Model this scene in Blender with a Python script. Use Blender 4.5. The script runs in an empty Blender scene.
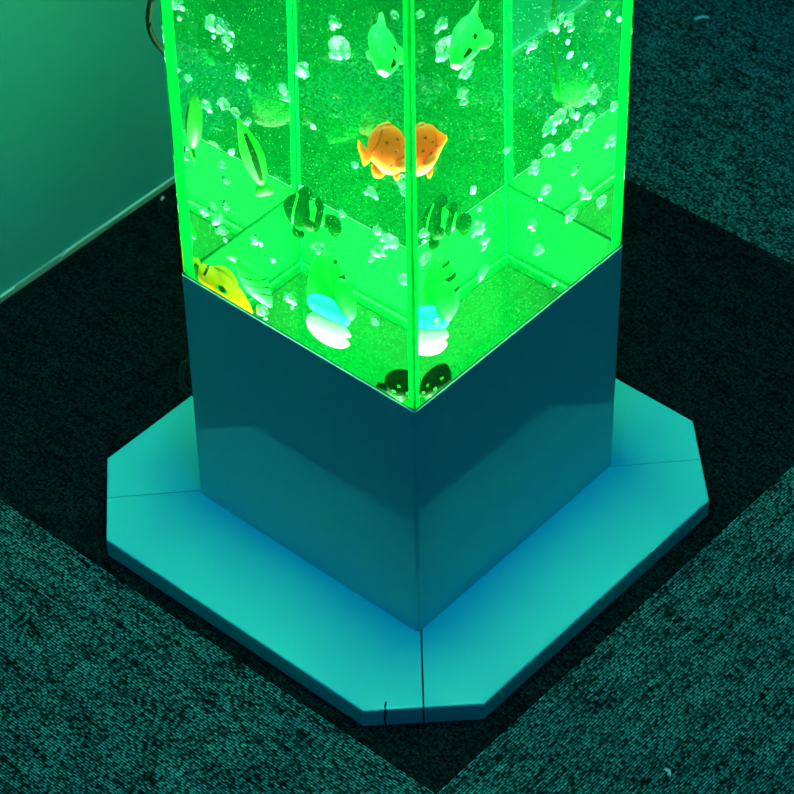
import bpy, bmesh, math, random
from mathutils import Vector, Matrix, noise
random.seed(7)
S = 0.184                       # metres per unit (a unit is the width of the white box)
ZT = 0.0754                     # plinth thickness in units: z = 0 of the layout is the plinth top
C = bpy.context.scene.collection
sc = bpy.context.scene
TX, TY, H = 0.4935, 0.4767, 0.966      # tank half sizes, box height
BX, BY = 0.5, 0.4831                   # box half sizes
TOPZ = 5.5

def W(x, y, z):
    return Vector((x*S, y*S, (z+ZT)*S))

# ------------------------------------------------------------------ materials
def newmat(name):
    m = bpy.data.materials.new(name); m.use_nodes = True
    nt = m.node_tree; nt.nodes.clear()
    o = nt.nodes.new('ShaderNodeOutputMaterial')
    return m, nt, o

def N(nt, t, **kw):
    n = nt.nodes.new(t)
    for k, v in kw.items():
        if k in n.inputs.keys(): n.inputs[k].default_value = v
        else: setattr(n, k, v)
    return n

def plain(name, col, rough=0.5, spec=0.5, var=0.0, scale=60.0, coat=0.0):
    m, nt, o = newmat(name)
    b = N(nt, 'ShaderNodeBsdfPrincipled')
    b.inputs['Base Color'].default_value = (*col, 1)
    b.inputs['Roughness'].default_value = rough
    b.inputs['Specular IOR Level'].default_value = spec
    b.inputs['Coat Weight'].default_value = coat
    if var:
        tc = N(nt, 'ShaderNodeTexCoord'); nz = N(nt, 'ShaderNodeTexNoise'); nz.inputs['Scale'].default_value = scale
        nt.links.new(tc.outputs['Object'], nz.inputs['Vector'])
        r = N(nt, 'ShaderNodeValToRGB')
        r.color_ramp.elements[0].position = .3; r.color_ramp.elements[1].position = .7
        r.color_ramp.elements[0].color = (*[c*(1-var) for c in col], 1)
        r.color_ramp.elements[1].color = (*[min(1, c*(1+var)) for c in col], 1)
        nt.links.new(nz.outputs['Fac'], r.inputs['Fac']); nt.links.new(r.outputs['Color'], b.inputs['Base Color'])
    nt.links.new(b.outputs[0], o.inputs['Surface'])
    return m

def carpet(name, along_x, dark):
    """Loop pile carpet tile: rows of loops, each loop a bump with a dark gap round it."""
    m, nt, o = newmat(name); L = nt.links.new
    tc = N(nt, 'ShaderNodeTexCoord')
    mp = N(nt, 'ShaderNodeMapping')
    sx, sy = (360, 640) if along_x else (640, 360)
    mp.inputs['Scale'].default_value = (sx, sy, 1)
    L(tc.outputs['Object'], mp.inputs['Vector'])
    v = N(nt, 'ShaderNodeTexVoronoi', feature='F1'); v.inputs['Scale'].default_value = 1; v.inputs['Randomness'].default_value = .75
    v.voronoi_dimensions = '2D'
    L(mp.outputs[0], v.inputs['Vector'])
    sp = N(nt, 'ShaderNodeSeparateXYZ'); L(mp.outputs[0], sp.inputs[0])
    wv = N(nt, 'ShaderNodeMath', operation='PINGPONG'); wv.inputs[1].default_value = .5; L(sp.outputs[1 if along_x else 0], wv.inputs[0])
    inv = N(nt, 'ShaderNodeMapRange'); inv.inputs['From Min'].default_value = .12; inv.inputs['From Max'].default_value = .68
    inv.inputs['To Min'].default_value = 1; inv.inputs['To Max'].default_value = 0
    L(v.outputs['Distance'], inv.inputs['Value'])
    # yarn colour from loop to loop, with long streaks down the rows and soft blotches
    wn = N(nt, 'ShaderNodeSeparateColor'); L(v.outputs['Color'], wn.inputs[0])
    mp2 = N(nt, 'ShaderNodeMapping'); mp2.inputs['Scale'].default_value = (28, 300, 1) if along_x else (300, 28, 1)
    L(tc.outputs['Object'], mp2.inputs['Vector'])
    st = N(nt, 'ShaderNodeTexNoise'); st.inputs['Scale'].default_value = 1; st.inputs['Detail'].default_value = 2
    L(mp2.outputs[0], st.inputs['Vector'])
    bl = N(nt, 'ShaderNodeTexNoise'); bl.inputs['Scale'].default_value = 45; bl.inputs['Detail'].default_value = 3
    L(tc.outputs['Object'], bl.inputs['Vector'])
    def math_(op, a, b):
        n = N(nt, 'ShaderNodeMath', operation=op)
        for i, q in enumerate((a, b)):
            if isinstance(q, (int, float)): n.inputs[i].default_value = q
            else: L(q, n.inputs[i])
        return n.outputs[0]
    tone = math_('ADD', math_('MULTIPLY', wn.outputs[0], .55), math_('ADD', math_('MULTIPLY', st.outputs['Fac'], 1.1), math_('MULTIPLY', bl.outputs['Fac'], .55)))
    ramp = N(nt, 'ShaderNodeValToRGB')
    e = ramp.color_ramp.elements
    e[0].position = .46; e[1].position = .94
    if dark:
        e[0].color = (.004, .006, .007, 1); e[1].color = (.04, .075, .085, 1)
    else:
        e[0].color = (.010, .022, .020, 1); e[1].color = (.26, .80, .78, 1)
    L(math_('MULTIPLY', tone, .62), ramp.inputs['Fac'])
    gap = N(nt, 'ShaderNodeMix', data_type='RGBA', blend_type='MIX')
    gap.inputs[6].default_value = (.002, .002, .002, 1)
    rows = math_('ADD', math_('MULTIPLY', wv.outputs[0], 1.6), .2); L(math_('MULTIPLY', inv.outputs[0], rows), gap.inputs[0]); L(ramp.outputs[0], gap.inputs[7])
    b = N(nt, 'ShaderNodeBsdfPrincipled'); b.inputs['Roughness'].default_value = .95; b.inputs['Specular IOR Level'].default_value = .08
    L(gap.outputs[2], b.inputs['Base Color'])
    bp = N(nt, 'ShaderNodeBump'); bp.inputs['Strength'].default_value = .9; bp.inputs['Distance'].default_value = .0014
    L(inv.outputs[0], bp.inputs['Height']); L(bp.outputs[0], b.inputs['Normal'])
    L(b.outputs[0], o.inputs['Surface'])
    return m

M = {}
M['light_x'] = carpet('carpet_light_rows_one_way', True, False)
M['light_y'] = carpet('carpet_light_rows_other_way', False, False)
M['dark'] = carpet('carpet_dark', False, True)
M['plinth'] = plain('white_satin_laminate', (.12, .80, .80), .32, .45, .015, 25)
M['box'] = plain('white_gloss_laminate', (.70, .75, .76), .07, .5, .01, 20)
M['inner'] = plain('green_acrylic_lining', (.0001, .08, .022), .6, .02)
M['wall'] = plain('painted_wall', (.10, .46, .50), .6, .3, .03, 6)
M['skirt'] = plain('skirting_paint', (.45, .5, .48), .5, .4, .08, 40)
M['bead'] = plain('sealant', (.9, .9, .9), .4, .5)
M['green_bead'] = plain('green_acrylic_bead', (.002, .12, .035), .3, .5)
M['seam'] = plain('seam_dark', (.006, .008, .008), .8, .1)
M['cord'] = plain('black_rubber', (.012, .012, .012), .45, .4)
M['dark_liner'] = plain('dark_liner', (.0003, .006, .001), .7, .02, .6, 240)
M['floor_plate'] = plain('dark_floor_plate', (.0001, .006, .002), .7, .02, .6, 240)
M['lint'] = plain('lint', (.85, .85, .85), .8, .1)
M['orange'] = plain('orange_plastic', (1.0, .10, .015), .35, .4)
M['pale_orange'] = plain('pale_orange_plastic', (1.0, .30, .12), .35, .4)
M['red'] = plain('red_plastic', (.9, .02, .01), .35, .4)
M['yellow'] = plain('yellow_plastic', (1.0, .28, .01), .35, .4)
M['black'] = plain('black_paint', (.02, .022, .02), .4, .4)
M['green'] = plain('green_plastic', (.12, .42, .12), .35, .4)
M['pale_green'] = plain('pale_green_plastic', (.25, .7, .35), .35, .4)
M['dark_green'] = plain('dark_green_plastic', (.03, .10, .015), .4, .4)
M['stripe_green'] = plain('clown_body_plastic', (.10, .085, .01), .4, .4)
M['white'] = plain('white_plastic', (.92, .92, .92), .35, .4)
M['cyan'] = plain('pale_cyan_plastic', (.10, .75, .95), .35, .4)

def toyplastic(name, col, sss=.8, rad=.010):
    m = plain(name, col, .4, .15); b = m.node_tree.nodes['Principled BSDF']
    b.inputs['Subsurface Weight'].default_value = sss; b.inputs['Subsurface Radius'].default_value = (1, .7, .5); b.inputs['Subsurface Scale'].default_value = rad
    return m
M['orange'] = toyplastic('orange_plastic', (1.0, .115, .008))
M['pale_orange'] = toyplastic('pale_orange_plastic', (1.0, .16, .03), .2)
M['yellow'] = toyplastic('yellow_plastic', (1.0, .50, .004))
M['pale_green'] = toyplastic('pale_green_plastic', (.015, .8, .10))
M['green'] = toyplastic('green_plastic', (.01, .65, .07))
M['leaf'] = toyplastic('leaf_green_plastic', (.01, .22, .02), .4)
M['speck'] = plain('fine_bubble_film', (.10, .60, .30), .5, .1)
M['white'] = toyplastic('white_plastic', (.95, .95, .95))
M['cyan'] = toyplastic('pale_cyan_plastic', (.05, .75, .95))
M['dark_green'] = plain('dark_green_plastic', (.0008, .010, .001), .8, .02)
M['stripe_green'] = plain('clown_body_plastic', (.0006, .009, .0008), .9, .0)

def joint_mat():
    m, nt, o = newmat('glued_acrylic_joint')
    d = N(nt, 'ShaderNodeBsdfDiffuse'); d.inputs['Color'].default_value = (.002, .6, .15, 1)
    t = N(nt, 'ShaderNodeBsdfTranslucent'); t.inputs['Color'].default_value = (.002, .6, .15, 1)
    x = N(nt, 'ShaderNodeMixShader'); x.inputs[0].default_value = .5
    nt.links.new(d.outputs[0], x.inputs[1]); nt.links.new(t.outputs[0], x.inputs[2]); nt.links.new(x.outputs[0], o.inputs['Surface'])
    return m
M['joint'] = joint_mat()

def water_mat():
    m, nt, o = newmat('lit_water_in_clear_acrylic')
    g = N(nt, 'ShaderNodeBsdfGlass'); g.inputs['IOR'].default_value = 1.33; g.inputs['Roughness'].default_value = 0
    g.inputs['Color'].default_value = (1, 1, 1, 1)
    v = N(nt, 'ShaderNodeVolumeScatter'); v.inputs['Color'].default_value = (.0, 1.0, .20, 1); v.inputs['Density'].default_value = WATER_DENSITY
    nt.links.new(g.outputs[0], o.inputs['Surface']); nt.links.new(v.outputs[0], o.inputs['Volume'])
    return m
WATER_DENSITY = .12
M['water'] = water_mat()

def bubble_mat(name, milky, tint=(.45, .9, 1, 1)):
    m, nt, o = newmat(name)
    g = N(nt, 'ShaderNodeBsdfGlass'); g.inputs['IOR'].default_value = .78; g.inputs['Roughness'].default_value = .02
    d = N(nt, 'ShaderNodeBsdfDiffuse'); d.inputs['Color'].default_value = tint
    t = N(nt, 'ShaderNodeBsdfTranslucent'); t.inputs['Color'].default_value = tint
    x = N(nt, 'ShaderNodeMixShader'); x.inputs[0].default_value = .4
    y = N(nt, 'ShaderNodeMixShader'); y.inputs[0].default_value = milky
    L = nt.links.new
    L(d.outputs[0], x.inputs[1]); L(t.outputs[0], x.inputs[2])
    L(g.outputs[0], y.inputs[1]); L(x.outputs[0], y.inputs[2]); L(y.outputs[0], o.inputs['Surface'])
    return m
M['bubble'] = bubble_mat('air_bubble', .03)
M['tiny_bubble'] = bubble_mat('painted_glint_bubble', .7, (.85, .97, 1, 1))  # near-white tint paints white glints into the tiny bubbles

def led_mat():
    m, nt, o = newmat('led_lens')
    e = N(nt, 'ShaderNodeEmission'); e.inputs['Color'].default_value = (.3, 1, .6, 1); e.inputs['Strength'].default_value = 40
    nt.links.new(e.outputs[0], o.inputs['Surface'])
    return m
M['led'] = led_mat()

# ------------------------------------------------------------------ helpers
def obj(name, bm, mats, parent=None, smooth=False):
    bmesh.ops.recalc_face_normals(bm, faces=bm.faces)
    me = bpy.data.meshes.new(name); bm.to_mesh(me); bm.free()
    for m in (mats if isinstance(mats, (list, tuple)) else [mats]): me.materials.append(m)
    if smooth:
        for p in me.polygons: p.use_smooth = True
    o = bpy.data.objects.new(name, me); C.objects.link(o)
    if parent: o.parent = parent
    return o

def tag(o, label=None, cat=None, group=None, kind=None):
    if label: o['label'] = label
    if cat: o['category'] = cat
    if group: o['group'] = group
    if kind: o['kind'] = kind
    return o

def empty(name, loc=(0, 0, 0)):
    e = bpy.data.objects.new(name, None); e.empty_display_size = .02; C.objects.link(e); e.location = loc
    return e

def box(bm, x0, x1, y0, y1, z0, z1, bevel=0):
    vs = [bm.verts.new(W(x, y, z)) for z in (z0, z1) for x, y in ((x0, y0), (x1, y0), (x1, y1), (x0, y1))]
    f = [(3, 2, 1, 0), (4, 5, 6, 7), (0, 1, 5, 4), (1, 2, 6, 5), (2, 3, 7, 6), (3, 0, 4, 7)]
    fs = [bm.faces.new([vs[i] for i in q]) for q in f]
    if bevel:
        es = list({e for q in fs for e in q.edges})
        bmesh.ops.bevel(bm, geom=es, offset=bevel*S, segments=2, affect='EDGES', profile=.6)
    return bm

def prism(bm, poly, z0, z1, bevel=0, top_only=True):
    a = [bm.verts.new(W(x, y, z0)) for x, y in poly]; b = [bm.verts.new(W(x, y, z1)) for x, y in poly]
    n = len(poly); bm.faces.new(a[::-1]); top = bm.faces.new(b)
    for i in range(n): bm.faces.new((a[i], a[(i+1) % n], b[(i+1) % n], b[i]))
    return top

def ring(bm, ox, oy, ix, iy, z0, z1):
    def loop(hx, hy, z): return [bm.verts.new(W(x, y, z)) for x, y in ((-hx, -hy), (hx, -hy), (hx, hy), (-hx, hy))]
    o0, o1, i0, i1 = loop(ox, oy, z0), loop(ox, oy, z1), loop(ix, iy, z0), loop(ix, iy, z1)
    out = []
    for k in range(4):
        j = (k+1) % 4
        out.append(bm.faces.new((o0[k], o0[j], o1[j], o1[k])))
        bm.faces.new((o1[k], o1[j], i1[j], i1[k])); bm.faces.new((i0[j], i0[k], i1[k], i1[j])); bm.faces.new((o0[j], o0[k], i0[k], i0[j]))
    return o0, o1, i0, i1

def catmull(pts, per=8, closed=False):
    n = len(pts); out = []
    rng = range(n) if closed else range(n-1)
    for i in rng:
        g = lambda k: Vector(pts[k % n] if closed else pts[min(max(k, 0), n-1)])
        p0, p1, p2, p3 = g(i-1), g(i), g(i+1), g(i+2)
        for j in range(per):
            t = j/per
            out.append(.5*((2*p1)+(p2-p0)*t+(2*p0-5*p1+4*p2-p3)*t*t+(3*p1-p0-3*p2+p3)*t**3))
    if not closed: out.append(Vector(pts[-1]))
    return out

def tube(bm, path, r, seg=10):
    rings = []; up = Vector((0, 0, 1))
    for i, p in enumerate(path):
        d = (path[min(i+1, len(path)-1)]-path[max(i-1, 0)]).normalized()
        a = d.cross(up)
        if a.length < 1e-4: a = Vector((1, 0, 0))
        a.normalize(); b = d.cross(a)
        rings.append([bm.verts.new(p+r*(math.cos(t)*a+math.sin(t)*b)) for t in (2*math.pi*k/seg for k in range(seg))])
    for i in range(len(rings)-1):
        for k in range(seg):
            bm.faces.new((rings[i][k], rings[i][(k+1) % seg], rings[i+1][(k+1) % seg], rings[i+1][k]))
    bm.faces.new(rings[0]); bm.faces.new(rings[-1][::-1])

# ------------------------------------------------------------------ the setting
ZF = -ZT
XS = [-6.35, -3.63, -.91, 1.81, 4.53, 7.25, 9.97]       # carpet tile seams, one tile 2.72 units
YS = [-6.35, -3.63, -.91, 1.81, 4.53, 7.25]
bm = bmesh.new()
for i in range(len(XS)-1):
    for j in range(len(YS)-1):
        if j > 2 and i < 2: continue
        g = .0015
        x0, x1, y0, y1 = XS[i]+g, XS[i+1]-g, YS[j]+g, YS[j+1]-g
        n0 = len(bm.faces)
        top = prism(bm, [(x0, y0), (x1, y0), (x1, y1), (x0, y1)], ZF-.04, ZF)
        bm.faces.ensure_lookup_table()
        # the column's own tile is dark; its neighbours are light and laid quarter-turned
        if (i, j) == (2, 2): k = 2
        elif (i+j) % 2 == 0: k = 2
        else: k = 1 if j == 2 else 0
        for f in bm.faces[n0:]: f.material_index = k
n0 = len(bm.faces)
prism(bm, [(XS[0], YS[0]), (XS[-1], YS[0]), (XS[-1], YS[-1]), (XS[0], YS[-1])], ZF-.09, ZF-.045)
bm.faces.ensure_lookup_table()
for f in bm.faces[n0:]: f.material_index = 3
fl = tag(obj('floor', bm, [M['light_x'], M['light_y'], M['dark'], M['seam']]), kind='structure')

bm = bmesh.new(); box(bm, XS[0], .75, 1.775, 2.35, ZF, 11)
tag(obj('wall_back', bm, M['wall']), kind='structure')
bm = bmesh.new(); box(bm, XS[0], .75, 1.765, 1.775, ZF, -.047, .002)
tag(obj('baseboard_back', bm, M['skirt']), kind='structure')
# thin ridge of sealant along the top of the skirting, with a gap where it has peeled away
bm = bmesh.new()
pts = []
for i in range(30):
    x = .085+i*.0225
    pts.append(W(x, 1.766, -.047+.003*noise.noise(Vector((x*4, 0, 0)))-.01*max(0, 1-(x-.085)/.05)))
tube(bm, pts, .0045*S, 6)
tube(bm, [W(-3+i*.05, 1.766, -.049+.003*noise.noise(Vector((i*.3, 2, 0)))) for i in range(58)], .0035*S, 6)
tag(obj('trim_1', bm, M['bead']), kind='structure')

# ------------------------------------------------------------------ the bubble column
col = tag(empty('bubble_column', W(0, 0, ZF)), 'tall square water column with green light in a glossy white box on an eight sided plinth', 'bubble lamp')
def cpart(name, bm, mats, parent=col, smooth=False):
    o = obj(name, bm, mats, parent, smooth)
    for v in o.data.vertices: v.co -= col.location
    return o
PXm, PYp, PYm, PXp, c1, c2, c3 = .8553, .8379, .8311, .8444, .2669, .2707, .2684
c4 = .268
# four mitred boards: the seams run from each box corner to the middle of the cut corner
chf = {'F': ((-PXm, -PYm+c1), (-PXm+c1, -PYm)), 'R': ((PXp-c3, -PYm), (PXp, -PYm+c3)),
       'B': ((PXp, PYp-c4), (PXp-c4, PYp)), 'L': ((-PXm+c2, PYp), (-PXm, PYp-c2))}
mid = {k: ((a[0]+b[0])/2, (a[1]+b[1])/2) for k, (a, b) in chf.items()}
i_ = .47
inn = {'F': (-i_, -i_), 'R': (i_, -i_), 'B': (i_, i_), 'L': (-i_, i_)}
def lerp(a, b, t): return (a[0]+(b[0]-a[0])*t, a[1]+(b[1]-a[1])*t)
for a, b in (('F', 'R'), ('R', 'B'), ('B', 'L'), ('L', 'F')):
    poly = [mid[a], chf[a][1], chf[b][0], mid[b], inn[b], inn[a]]
    # draw the mitre faces back a hair so the joints read as dark lines
    cx = sum(q[0] for q in poly)/6; cy = sum(q[1] for q in poly)/6
    gap = {'F': .0028, 'R': .0016, 'B': .0016, 'L': .0016}
    def sh(q, ref, g):
        d = Vector((ref[0]-q[0], ref[1]-q[1])); d.normalize(); return (q[0]+d.x*g, q[1]+d.y*g)
    poly[0] = sh(poly[0], poly[1], gap[a]); poly[3] = sh(poly[3], poly[2], gap[b])
    poly[5] = sh(poly[5], poly[4], gap[a]*1.4); poly[4] = sh(poly[4], poly[5], gap[b]*1.4)
    bm = bmesh.new(); top = prism(bm, poly, ZF+.001, 0)
    es = [e for e in bm.edges if abs(e.verts[0].co.z-e.verts[1].co.z) < 1e-6 and e.verts[0].co.z > (ZT-.01)*S]
    outer = []
    for e in es:
        p, q = e.verts
        r = {(round(x*S, 6), round(y*S, 6)) for x, y in poly[:4]}
        if (round(p.co.x, 6), round(p.co.y, 6)) in r and (round(q.co.x, 6), round(q.co.y, 6)) in r: outer.append(e)
    bmesh.ops.bevel(bm, geom=outer, offset=.007*S, segments=3, affect='EDGES', profile=.5)
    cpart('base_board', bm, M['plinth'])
# core under the box so that the mitre gaps end on something dark
bm = bmesh.new(); prism(bm, [(-.8, -.45), (-.45, -.8), (.45, -.8), (.8, -.45), (.8, .45), (.45, .8), (-.45, .8), (-.8, .45)], ZF, -ZT*.97)
cpart('underside', bm, M['seam'])
# the little split in the front edge band
bm = bmesh.new()
q = lerp(chf['F'][0], chf['F'][1], .185)
nx, ny = -.7071, -.7071
pts = [W(q[0]-nx*.028+.003, q[1]-ny*.028-.003, .0008), W(q[0]-nx*.012, q[1]-ny*.012, .0008), W(q[0]+nx*.0005, q[1]+ny*.0005, -.004), W(q[0]+nx*.001-.002, q[1]+ny*.001+.002, -ZT*.6), W(q[0]+nx*.001, q[1]+ny*.001, -ZT+.003)]
tube(bm, pts, .0028*S, 6)
tag(cpart('split', bm, M['seam']), 'short dark split in the front edge')

# white box: outer skin, rim and inner faces (the inner faces stand in contact with the tank)
ix, iy = TX-.002, TY-.002
bm = bmesh.new()
o0, o1, i0, i1 = ring(bm, BX, BY, ix, iy, 0.0006, H)
es = [e for e in bm.edges if (e.verts[0] in o0 and e.verts[1] in o1) or (e.verts[0] in o1 and e.verts[1] in o0)]
bmesh.ops.bevel(bm, geom=es, offset=.012*S, segments=4, affect='EDGES', profile=.5)
hs = cpart('housing', bm, M['box'])
# upper inner lining of tinted acrylic
bm = bmesh.new(); ring(bm, ix+.004, iy+.004, ix-.004, iy-.004, .64, H+.0008); cpart('upper_lining', bm, M['inner'])
# tank, water as one clear block
bm = bmesh.new(); box(bm, -TX, TX, -TY, TY, .27, TOPZ)
wt = cpart('water_tank', bm, M['water'])
# glued mitre joints in the four corners
w_ = .040
for sx, sy in ((-1, -1), (1, -1), (1, 1), (-1, 1)):
    bm = bmesh.new()
    w_ = .036 if sx < 0 and sy < 0 else (.014 if sx > 0 and sy > 0 else .028)
    ax, ay = sx*(TX-.0035), sy*(TY-.0035); d = .0025
    bx_, by_ = ax-sx*w_, ay-sy*w_
    px, py = d*sy*-1*.7, d*sx*.7
    poly = [(ax+px, ay+py), (bx_+px, by_+py), (bx_-px, by_-py), (ax-px, ay-py)]
    poly[0] = (min(max(poly[0][0], -TX+.002), TX-.002), min(max(poly[0][1], -TY+.002), TY-.002))
    poly[3] = (min(max(poly[3][0], -TX+.002), TX-.002), min(max(poly[3][1], -TY+.002), TY-.002))
    prism(bm, poly, .66, TOPZ-.01)
    cpart('corner_joint', bm, M['joint'], wt)
# dark lower lining, a pale bead above it, and the floor plate with its lamps
bm = bmesh.new(); ring(bm, ix+.001, iy+.001, ix-.012, iy-.012, .30, .64); cpart('lower_lining', bm, M['dark_liner'])
bm = bmesh.new(); ring(bm, ix+.001, iy+.001, ix-.008, iy-.008, .676, .688); cpart('sealant_bead', bm, M['green_bead'])
bm = bmesh.new(); box(bm, -ix, ix, -iy, iy, .28, .305); fp = cpart('floor_plate', bm, M['floor_plate'])
for x, y in ((0, 0), (.27, .27), (-.27, .27), (.27, -.27), (-.27, -.27)):
    bm = bmesh.new()
    pr = [(x+.05*math.cos(t), y+.05*math.sin(t)) for t in (2*math.pi*k/20 for k in range(20))]
    prism(bm, pr, .305, .325); cpart('lamp_lens', bm, M['led'], fp)


# ------------------------------------------------------------------ lamps of the place, and an added fill in the column
def area(name, loc, target, size, power, col_, spread=180, shape='SQUARE'):
    l = bpy.data.lights.new(name, 'AREA'); l.shape = shape; l.size = size; l.energy = power; l.color = col_; l.spread = math.radians(spread)
    o = bpy.data.objects.new(name, l); C.objects.link(o); o.location = loc
    o.rotation_euler = (Vector(target)-Vector(loc)).to_track_quat('-Z', 'Y').to_euler()
    return o
LEDC = (.26, 1.0, .28)
BEAM, SIDE = 11.0, .55
area('column_beam', W(0, 0, .34), W(0, 0, 5), .90*S, BEAM, LEDC, 50)
area('added_top_fill', W(0, 0, 5.3), W(0, 0, 0), .9*S, 1.3, (.20, 1.0, .30), 50)  # unseen fill added at the column top to light the fish from above
for x, y, k in ((-.40, .39, 1.2), (.40, -.39, 1.2), (-.40, -.39, 2.2), (.1, -.39, 1.8), (-.40, 0, 1)):
    l = bpy.data.lights.new('column_led', 'POINT'); l.energy = SIDE*k; l.color = LEDC; l.shadow_soft_size = .03*S
    o = bpy.data.objects.new('column_led', l); C.objects.link(o); o.location = W(x, y, .42)
area('ceiling_panel', (0, -.45, 2.5), (0, -.45, 0), 1.5, 12.5, (0.0, .95, .85))
area('blue_ceiling_lamp', (-.4, -.4, 2.6), (0, 0, 0), .6, 17, (0.0, .22, 1.0))
w = bpy.data.worlds.new('room'); sc.world = w; w.use_nodes = True
w.node_tree.nodes['Background'].inputs[0].default_value = (0, .55, .6, 1); w.node_tree.nodes['Background'].inputs[1].default_value = .03

# ------------------------------------------------------------------ cord and lint
bm = bmesh.new()
pts = [W(*q) for q in ((.20, .50, 5.3), (.16, .66, 4.2), (.0, .75, 2.8), (-.19, .75, 2.1), (-.262, .75, 1.80), (-.284, .75, 1.745), (-.296, .75, 1.69), (-.284, .75, 1.626), (-.25, .75, 1.56), (-.21, .74, 1.49), (-.05, .72, 1.25), (-.05, .68, .85), (-.25, .64, .55), (-.366, .62, .436), (-.395, .62, .429), (-.41, .62, .395), (-.408, .62, .34), (-.379, .61, .292), (-.3, .56, .25), (-.25, .49, .25))]
tube(bm, catmull(pts, 6), .0095*S, 10)
tag(obj('power_cord', bm, M['cord'], smooth=True), 'black power cord hanging behind the lit water column near the wall', 'power cord')

def lint(x, y, ln, ang, lab):
    bm = bmesh.new()
    pts = [W(x+math.cos(ang)*ln*(t-.5)+.004*math.sin(t*5), y+math.sin(ang)*ln*(t-.5), ZF+.008+.006*math.sin(t*3.1)) for t in (k/6 for k in range(7))]
    tube(bm, pts, .0055*S, 6)
    tag(obj('lint_fluff', bm, M['lint'], smooth=True), lab, 'lint')
lint(2.811, .863, .06, -.6, 'white fleck of lint on the lighter carpet tile beyond the column')
lint(-.39, -1.399, .03, .9, 'white fleck of lint on the carpet in front of the plinth')
lint(.577, 1.728, .02, .2, 'white fleck of lint by the skirting next to the column')

# ------------------------------------------------------------------ toy fish
def interp(tab, u):
    for (a, va), (b, vb) in zip(tab, tab[1:]):
        if u <= b:
            t = (u-a)/(b-a) if b > a else 0; t = t*t*(3-2*t) if len(tab) < 5 else t
            return va+(vb-va)*t
    return tab[-1][1]

def smooth_tab(tab, n=60):
    pts = catmull([(a, b, 0) for a, b in tab], 10)
    return [(p.x, p.y) for p in pts]

def fish_body(top, bot, length, thick, fn, mats, nu=72, nt=64):
    """loft of lens sections from tail (u=0) to head (u=1); fn(u, v, side) picks the paint"""
    T, B = smooth_tab(top), smooth_tab(bot)
    bm = bmesh.new(); rings = []
    for i in range(nu+1):
        u = i/nu; x = (u-.5)*length; a, b = interp(T, u), interp(B, u); m, h = (a+b)/2, max((a-b)/2, 1e-4)
        th = max(thick*math.sqrt(max(0, 1-(2*u-1)**2))*min(1, h/(.25*max(t[1] for t in T)+1e-6)), 6e-4)
        rings.append([bm.verts.new((x*S, (m+h*math.cos(t))*S, th*math.sin(t)*S)) for t in (2*math.pi*k/nt for k in range(nt))])
    for i in range(nu):
        for k in range(nt):
            f = bm.faces.new((rings[i][k], rings[i][(k+1) % nt], rings[i+1][(k+1) % nt], rings[i+1][k]))
            v = math.cos(2*math.pi*(k+.5)/nt); f.material_index = fn((i+.5)/nu, v, 1 if k < nt/2 else -1)
    bm.faces.new(rings[0]); bm.faces.new(rings[-1][::-1])
    return bm

def fin(poly, thick, z=0, per=5):
    pts = catmull([(x, y, 0) for x, y in poly], per, True)
    bm = bmesh.new()
    cx = sum(p.x for p in pts)/len(pts); cy = sum(p.y for p in pts)/len(pts)
    n = len(pts)
    def lp(k, zz): return [bm.verts.new(((cx+(p.x-cx)*k)*S, (cy+(p.y-cy)*k)*S, zz*S)) for p in pts]
    a, b, c_, d = lp(.9, z-thick/2), lp(1, z-thick/5), lp(1, z+thick/5), lp(.9, z+thick/2)
    for p, q in ((a, b), (b, c_), (c_, d)):
        for i in range(n): bm.faces.new((p[i], p[(i+1) % n], q[(i+1) % n], q[i]))
    bm.faces.new(a[::-1]); bm.faces.new(d)
    return bm

def blob(cx, cy, cz, rx, ry, rz, rot=0, notch=None, sub=4):
    bm = bmesh.new(); bmesh.ops.create_icosphere(bm, subdivisions=sub, radius=1)
    for v in bm.verts:
        x, y, z = v.co
        if notch:
            a = math.atan2(y, x)-notch[0]; a = (a+math.pi) % (2*math.pi)-math.pi
            if abs(a) < notch[1]:
                k = 1-notch[2]*(1-abs(a)/notch[1])**.6; x *= k; y *= k
        x, y, z = x*rx, y*ry, z*rz
        v.co = ((cx+x*math.cos(rot)-y*math.sin(rot))*S, (cy+x*math.sin(rot)+y*math.cos(rot))*S, (cz+z)*S)
    return bm

def place(e, centre, head, up, k=1):
    h = Vector(head).normalized(); n = h.cross(Vector(up)).normalized(); u = n.cross(h)
    m = (Matrix((h, u, n)).transposed() @ Matrix.Diagonal((k, k, k))).to_4x4(); m.translation = W(*centre)
    e.matrix_world = m
    return e

FISH = []
def toy(name, label, centre, head, up, k=1, group=None):
    FISH.append(Vector(centre))
    return tag(place(empty(name), centre, head, up, k), label, 'toy fish', group)

def spots(pts, asp):
    def hit(u, v):
        for (a, b, r) in pts:
            if (u-a)**2+((v-b)*asp)**2 < r*r: return True
        return False
    return hit

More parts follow.
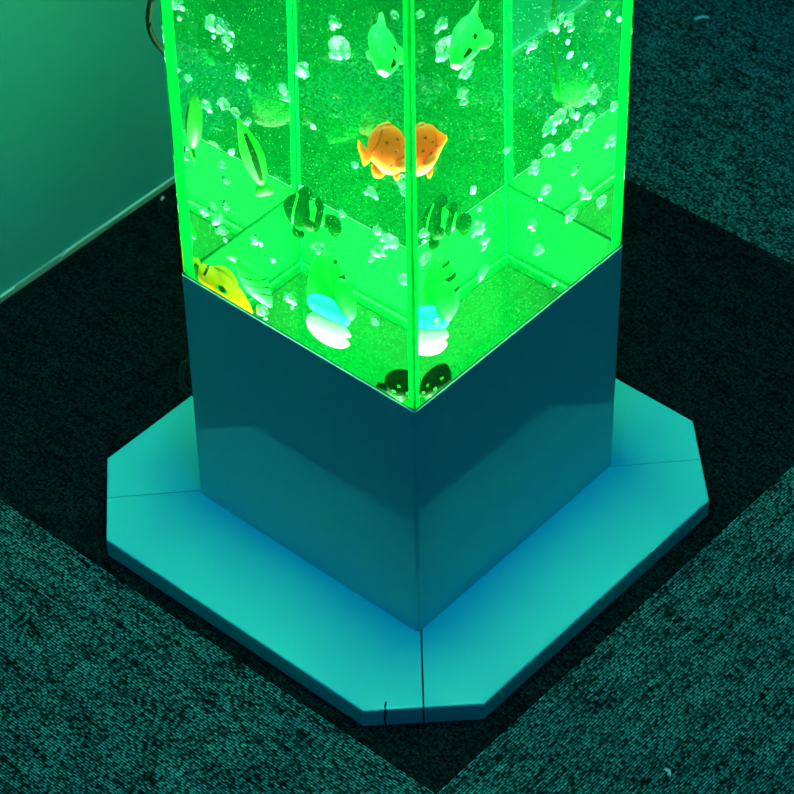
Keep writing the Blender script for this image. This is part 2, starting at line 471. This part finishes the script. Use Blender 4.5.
# orange round fish
e = toy('toy_fish', 'bright orange round toy fish with dark flecks floating at the front edge of the tank', (-.362, -.336, 1.83), (.85, -.5, .10), (0, 0, 1), .74)
hit = spots([(.20, .10, .025), (.33, .52, .025), (.36, -.45, .025), (.50, .12, .03), (.58, .60, .025), (.66, -.15, .025), (.72, .35, .02), (.52, -.7, .02), (.80, .05, .035)], .5)
def fn(u, v, s):
    if hit(u, v): return 1
    if abs(u-.77-.03*v) < .012 and abs(v) < .8: return 2
    if v < -.72 and .3 < u < .95: return 3
    if abs((u-.05)-(.28*(v-.30)/.7)) < .014 and .2 < v < .95: return 1
    return 0
obj('body', fish_body([(0, .03), (.08, .075), (.25, .112), (.5, .122), (.72, .095), (.86, .045), (1, .012)], [(0, -.02), (.08, -.055), (.25, -.10), (.5, -.115), (.72, -.085), (.88, -.035), (1, -.01)], .235, .05, fn, None), [M['orange'], M['black'], M['red'], M['pale_orange']], e, True)
tag(obj('tail_fin', fin([(-.105, .0), (-.135, .03), (-.165, .068), (-.172, .03), (-.163, -.01), (-.158, -.05), (-.145, -.055), (-.115, -.035)], .014), M['orange'], e, True))
obj('dorsal_fin', fin([(-.11, .03), (-.095, .085), (-.05, .12), (.0, .132), (.02, .115), (-.05, .085), (-.09, .04)], .014), M['pale_orange'], e, True)
obj('anal_fin', fin([(-.105, -.055), (-.112, -.1), (-.09, -.125), (-.05, -.115), (-.06, -.085)], .016), M['orange'], e, True)
obj('pelvic_fin', fin([(.02, -.105), (.035, -.105), (.03, -.135), (.012, -.15), (.002, -.125)], .016), M['orange'], e, True)
for s in (1, -1): obj('pectoral_fin', fin([(.0, -.03), (.045, -.02), (.06, -.045), (.03, -.075), (-.005, -.06)], .016, .05*s), M['pale_orange'], e, True)

# clown fish: dark lobes between pale bands
e = toy('toy_fish', 'dark green banded toy fish with rounded lobes in the middle of the tank', (.015, .20, 1.19), (-.56, .78, .20), (.05, -.05, 1), .82)
def fn(u, v, s):
    if abs(u-.735-.05*(1-v*v)) < .022: return 1
    if abs(u-.36-.03*v*v) < .055+.045*v*v: return 1
    if abs(u-.10) < .03: return 1
    if (u-.87)**2+((v-.12)*.4)**2 < .018**2: return 2
    return 0
obj('body', fish_body([(0, .022), (.08, .028), (.2, .066), (.37, .046), (.56, .09), (.75, .076), (.9, .05), (1, .012)], [(0, -.022), (.08, -.03), (.2, -.072), (.37, -.052), (.56, -.078), (.75, -.078), (.9, -.05), (1, -.012)], .20, .03, fn, None), [M['stripe_green'], M['pale_green'], M['black']], e, True)
obj('tail_fin', fin([(-.085, .02), (-.12, .04), (-.155, .03), (-.168, -.01), (-.155, -.05), (-.13, -.055), (-.105, -.03), (-.085, -.02)], .03), M['stripe_green'], e, True)
obj('dorsal_fin', fin([(.045, .075), (.03, .115), (-.005, .118), (-.02, .09), (-.005, .068)], .025), M['stripe_green'], e, True)
obj('rear_dorsal_fin', fin([(-.04, .05), (-.035, .08), (-.055, .088), (-.075, .07), (-.07, .04)], .025), M['stripe_green'], e, True)
obj('pelvic_fin', fin([(.04, -.085), (.02, -.10), (-.01, -.098), (-.012, -.12), (.01, -.135), (.035, -.125)], .025), M['stripe_green'], e, True)
for s in (1, -1): obj('pectoral_fin', fin([(.01, -.015), (-.03, -.005), (-.045, -.03), (-.03, -.055), (.0, -.05)], .02, .042*s), M['dark_green'], e, True)

# green fish diving, upper front
e = toy('toy_fish', 'pale green toy fish diving nose down near the top of the tank with dark eyes', (-.088, -.172, 2.006), (-.71, -.38, -.6), (.7, -.4, -.59), .85)
def fn(u, v, s):
    if (u-.72)**2*.5+((v-.3)*.35)**2 < .085**2 and u > .64: return 1
    if (u-.42)**2+((v-.25)*.4)**2 < .06**2 and s > 0: return 1
    if abs(u-.1-.02*v) < .012 and v > -.1: return 1
    if u > .95: return 2
    return 0
obj('body', fish_body([(0, .006), (.12, .055), (.35, .088), (.6, .082), (.82, .05), (1, .016)], [(0, -.006), (.12, -.04), (.35, -.065), (.6, -.06), (.82, -.04), (1, -.016)], .205, .042, fn, None), [M['pale_green'], M['dark_green'], M['white']], e, True)
obj('dorsal_fin', fin([(-.01, .06), (.0, .10), (-.025, .135), (-.06, .12), (-.065, .085), (-.04, .06)], .018), M['pale_green'], e, True)
obj('tail_fin', fin([(-.09, .02), (-.115, .012), (-.15, .0), (-.115, -.012), (-.09, -.018)], .016), M['pale_green'], e, True)
for s in (1, -1): obj('pectoral_fin', fin([(.045, -.025), (.02, -.03), (.03, -.055), (.055, -.045)], .012, .03*s), M['pale_green'], e, True)

# large green fish with white lower lobes, low in the middle
e = toy('toy_fish', 'green toy fish with white and cyan rounded fins low in the tank', (-.07, .075, 1.005), (.05, .05, 1), (.65, -.75, 0), .95)
def fn(u, v, s):
    if v > .55 and (int(u*14) % 3 == 0) and .35 < u < .9: return 1
    return 0
obj('body', fish_body([(0, .05), (.15, .085), (.4, .09), (.65, .075), (.85, .05), (1, .015)], [(0, -.05), (.15, -.08), (.4, -.08), (.65, -.065), (.85, -.045), (1, -.015)], .27, .05, fn, None), [M['green'], M['dark_green']], e, True)
tag(obj('upper_fin', blob(-.075, -.015, -.07, .05, .092, .035, .42), M['cyan'], e, True), 'pale cyan rounded fin')
tag(obj('lower_fin', blob(-.155, -.02, -.075, .062, .095, .04, .36, (1.45, .22, .5)), M['white'], e, True), 'white rounded fin with a notch')
tag(obj('side_fin', blob(-.02, .055, -.07, .085, .042, .03, -.15), M['green'], e, True), 'green oval fin')

# dark spotted fish at the bottom front corner
e = toy('toy_fish', 'small dark toy fish with pale round spots at the bottom front corner', (-.325, -.345, .925), (-.72, .62, -.25), (.1, -.1, 1))
hit = spots([(.2, .3, .05), (.45, -.1, .05), (.66, .45, .05), (.7, -.5, .05), (.3, -.6, .04), (.85, .1, .05)], .45)
def fn(u, v, s): return 1 if hit(u, v) else 0
obj('body', fish_body([(0, .02), (.08, .045), (.3, .058), (.6, .056), (.85, .045), (1, .02)], [(0, -.02), (.08, -.04), (.3, -.048), (.6, -.046), (.85, -.04), (1, -.015)], .125, .045, fn, None), [M['dark_green'], M['pale_green']], e, True)
obj('tail_fin', fin([(.055, .01), (.085, .025), (.1, .005), (.085, -.02), (.055, -.01)], .014), M['dark_green'], e, True)
for s in (1, -1): obj('pectoral_fin', fin([(.01, -.04), (.03, -.075), (.0, -.085), (-.02, -.05)], .012, .025*s), M['pale_green'], e, True)

# yellow and red fish behind the left rim
e = toy('toy_fish', 'yellow toy fish with a red patch and black eye behind the left rim', (-.345, .375, .905), (.25, -.9, -.42), (.35, -.30, .9))
def fn(u, v, s):
    r = (u-.45)**2*2.2+((v-.1)*.5)**2*1.6
    if r < .011: return 1
    if r < .022: return 3
    if (u-.80)**2+((v+.35)*.4)**2 < .05**2: return 1
    if v < -.38 and .4 < u < .75: return 2
    if abs(u-.13) < .022 and v > .0: return 1
    return 0
obj('body', fish_body([(0, .02), (.15, .045), (.4, .062), (.7, .05), (.9, .025), (1, .006)], [(0, -.02), (.15, -.045), (.4, -.058), (.7, -.045), (.9, -.022), (1, -.006)], .23, .04, fn, None), [M['yellow'], M['black'], M['red'], M['green']], e, True)
obj('tail_fin', fin([(-.105, .018), (-.15, .045), (-.16, .0), (-.15, -.045), (-.105, -.018)], .014), M['yellow'], e, True)
obj('dorsal_fin', fin([(-.07, .045), (-.05, .075), (-.01, .085), (.03, .06), (-.02, .05)], .014), M['yellow'], e, True)
obj('pelvic_fin', fin([(-.02, -.05), (-.05, -.06), (-.065, -.085), (-.03, -.085), (.0, -.06)], .014), M['yellow'], e, True)

# pale striped fish beside it
e = toy('toy_fish', 'pale green toy fish with thin dark stripes beside the yellow fish', (-.2, .32, .915), (.3, -.55, -.8), (.5, -.75, .6))
def fn(u, v, s): return 1 if any(abs(u-c_-.16*v) < .018 for c_ in (.35, .5, .65)) else 0
obj('body', fish_body([(0, .008), (.2, .04), (.5, .06), (.8, .035), (1, .006)], [(0, -.008), (.2, -.035), (.5, -.05), (.8, -.03), (1, -.006)], .2, .03, fn, None), [M['pale_green'], M['dark_green']], e, True)
obj('tail_fin', fin([(-.09, .01), (-.13, .035), (-.14, 0), (-.13, -.035), (-.09, -.01)], .012), M['pale_green'], e, True)

# slim green fish, back left
e = toy('toy_fish', 'slim mid green toy fish hanging upright deep in the left rear of the tank', (-.10, .36, 1.385), (-.2, .25, 1), (.7, -.7, 0))
def fn(u, v, s): return 1 if abs(v) < .25 and .1 < u < .8 else 0
obj('body', fish_body([(0, .012), (.2, .04), (.5, .05), (.8, .025), (1, .004)], [(0, -.012), (.2, -.035), (.5, -.04), (.8, -.02), (1, -.004)], .26, .03, fn, None), [M['leaf'], M['dark_green']], e, True)
obj('tail_fin', fin([(-.12, .012), (-.16, .04), (-.17, 0), (-.16, -.04), (-.12, -.012)], .012), M['leaf'], e, True)

# ------------------------------------------------------------------ bubbles
BUB = [(.239,.393,1.499,7.0),(.055,-.067,1.163,6.5),(.239,.251,.828,8.0),(-.121,.081,1.166,7.5),(-.390,-.374,2.312,5.0),(.078,-.036,1.115,5.5),(.057,.368,.893,3.5),(.204,.292,1.625,8.5),(.241,.382,1.466,6.0),(.371,.073,.990,6.5),(.243,.327,1.136,4.5),(-.325,-.262,1.486,6.5),(.416,.128,1.170,6.5),
(-0.218, 0.381, 1.87, 10), (-0.32, 0.303, 1.892, 7), (-0.294, 0.265, 1.788, 8), (-0.368, 0.311, 1.672, 7), (-0.26, 0.326, 1.602, 6), (-0.182, 0.321, 1.546, 6), (-0.06, 0.001, 1.923, 12), (-0.157, 0.065, 1.642, 3), (-0.272, 0.39, 1.373, 6), (-0.251, 0.388, 1.31, 6), (-0.399, 0.371, 1.265, 5), (-0.346, 0.343, 1.267, 6), (-0.341, 0.371, 1.151, 8), (-0.08, 0.37, 1.028, 7), (-0.149, 0.194, 0.907, 7), (-0.377, 0.199, 0.935, 8), (-0.24, -0.203, 1.068, 5), (-0.068, 0.015, 2.013, 7), (0.233, -0.291, 1.914, 7), (0.285, -0.258, 1.896, 6), (0.253, -0.114, 1.794, 7), (0.398, -0.143, 1.727, 3), (0.377, -0.194, 1.704, 4), (0.381, -0.304, 1.691, 4), (0.394, -0.025, 1.392, 9), (0.256, -0.323, 1.58, 8), (0.351, -0.27, 1.526, 6), (0.395, -0.012, 1.291, 9), (0.382, -0.257, 1.418, 5), (0.331, -0.104, 1.197, 8), (0.379, -0.255, 1.284, 6), (0.365, -0.264, 1.117, 7), (0.334, -0.043, 0.938, 7), (0.146, 0.111, 1.188, 5), (-0.024, -0.163, 1.286, 8), (0.334, -0.189, 0.84, 4.6), (0.301, -0.064, 1.303, 6), (0.285, 0.13, 1.32, 5)]
more = []  # tiny pale bubbles set low on the big ones, painting their glints
for x, y, z, r in BUB:
    if r >= 6.5:
        for k in range(random.choice((2, 3, 3, 4))):
            a, d = random.uniform(0, 6.28), r*.0034*random.uniform(.8, 1.3)
            q = (x+d*math.cos(a)*.8, y+d*math.sin(a)*.8, z-d*random.uniform(.2, 1), r*random.uniform(.2, .42))
            if abs(q[0]) < .43 and abs(q[1]) < .42: more.append(q)
for i, (x, y, z, r) in enumerate(BUB+more):
    rr = r*.0029
    bm = bmesh.new(); bmesh.ops.create_icosphere(bm, subdivisions=4 if r > 6 else 3, radius=1)
    ph = Vector((i*1.7, i*.9, 3.1)); st = random.uniform(.65, 1.0); an = random.uniform(0, 6.28); tl = random.uniform(-.7, .7)
    mx = Matrix.Rotation(an, 3, 'Z') @ Matrix.Rotation(tl, 3, 'Y')
    for v in bm.verts:
        d = 1+.36*noise.noise(v.co*1.2+ph)+.16*noise.noise(v.co*2.4+ph)
        c_ = Vector((v.co.x*d*1.15, v.co.y*d*.95, v.co.z*d*st))
        v.co = (mx @ c_)*rr*S
    o = obj('air_bubble', bm, M['bubble' if i < len(BUB) and r > 4.5 else 'tiny_bubble'], smooth=True); o.location = W(x, y, z)
    side = 'left' if x+.9*-y < -.2 else ('right' if x-.9*y > .25 else 'middle')
    tag(o, 'clear air bubble rising in the %s of the green lit column' % side, 'bubble', 'bubbles in the %s of the column' % side)

# countless fine bubbles
bm = bmesh.new()
for i in range(6000):
    x, y = random.uniform(-.44, .44), random.uniform(-.43, .43)
    if random.random() < .5:
        if random.random() < .5: x = -.47+random.random()*.03
        else: y = -.455+random.random()*.03
    z = random.uniform(.8, 3.0)
    if any((Vector((x, y, z))-f).length < .2 for f in FISH): continue
    r = random.choice((.0008, .0010, .0011, .0013, .0015))
    p = W(x, y, z); vs = [bm.verts.new(p+Vector(d)*r*S) for d in ((1, 0, 0), (-1, 0, 0), (0, 1, 0), (0, -1, 0), (0, 0, 1), (0, 0, -1))]
    for a, b, c in ((0, 2, 4), (2, 1, 4), (1, 3, 4), (3, 0, 4), (2, 0, 5), (1, 2, 5), (3, 1, 5), (0, 3, 5)): bm.faces.new((vs[a], vs[b], vs[c]))
tag(obj('fine_bubbles', bm, M['speck']), 'haze of tiny bubbles through the lit water', 'bubbles', kind='stuff')

# ------------------------------------------------------------------ camera and output
cam = bpy.data.cameras.new('camera'); co = bpy.data.objects.new('camera', cam); C.objects.link(co); sc.camera = co
co.location = W(-5.0282, -4.4906, 6.7534); co.rotation_euler = (.813042, .0145044, -.851419)
cam.sensor_fit = 'HORIZONTAL'; cam.sensor_width = 36; cam.lens = 2841.361*36/794
cam.clip_start = .05; cam.clip_end = 50
cam.dof.use_dof = True; cam.dof.focus_distance = 1.66; cam.dof.aperture_fstop = 24
sc.view_settings.view_transform = 'Standard'; sc.view_settings.look = 'None'; sc.view_settings.gamma = 1; sc.view_settings.exposure = 0
sc.view_settings.use_curve_mapping = False
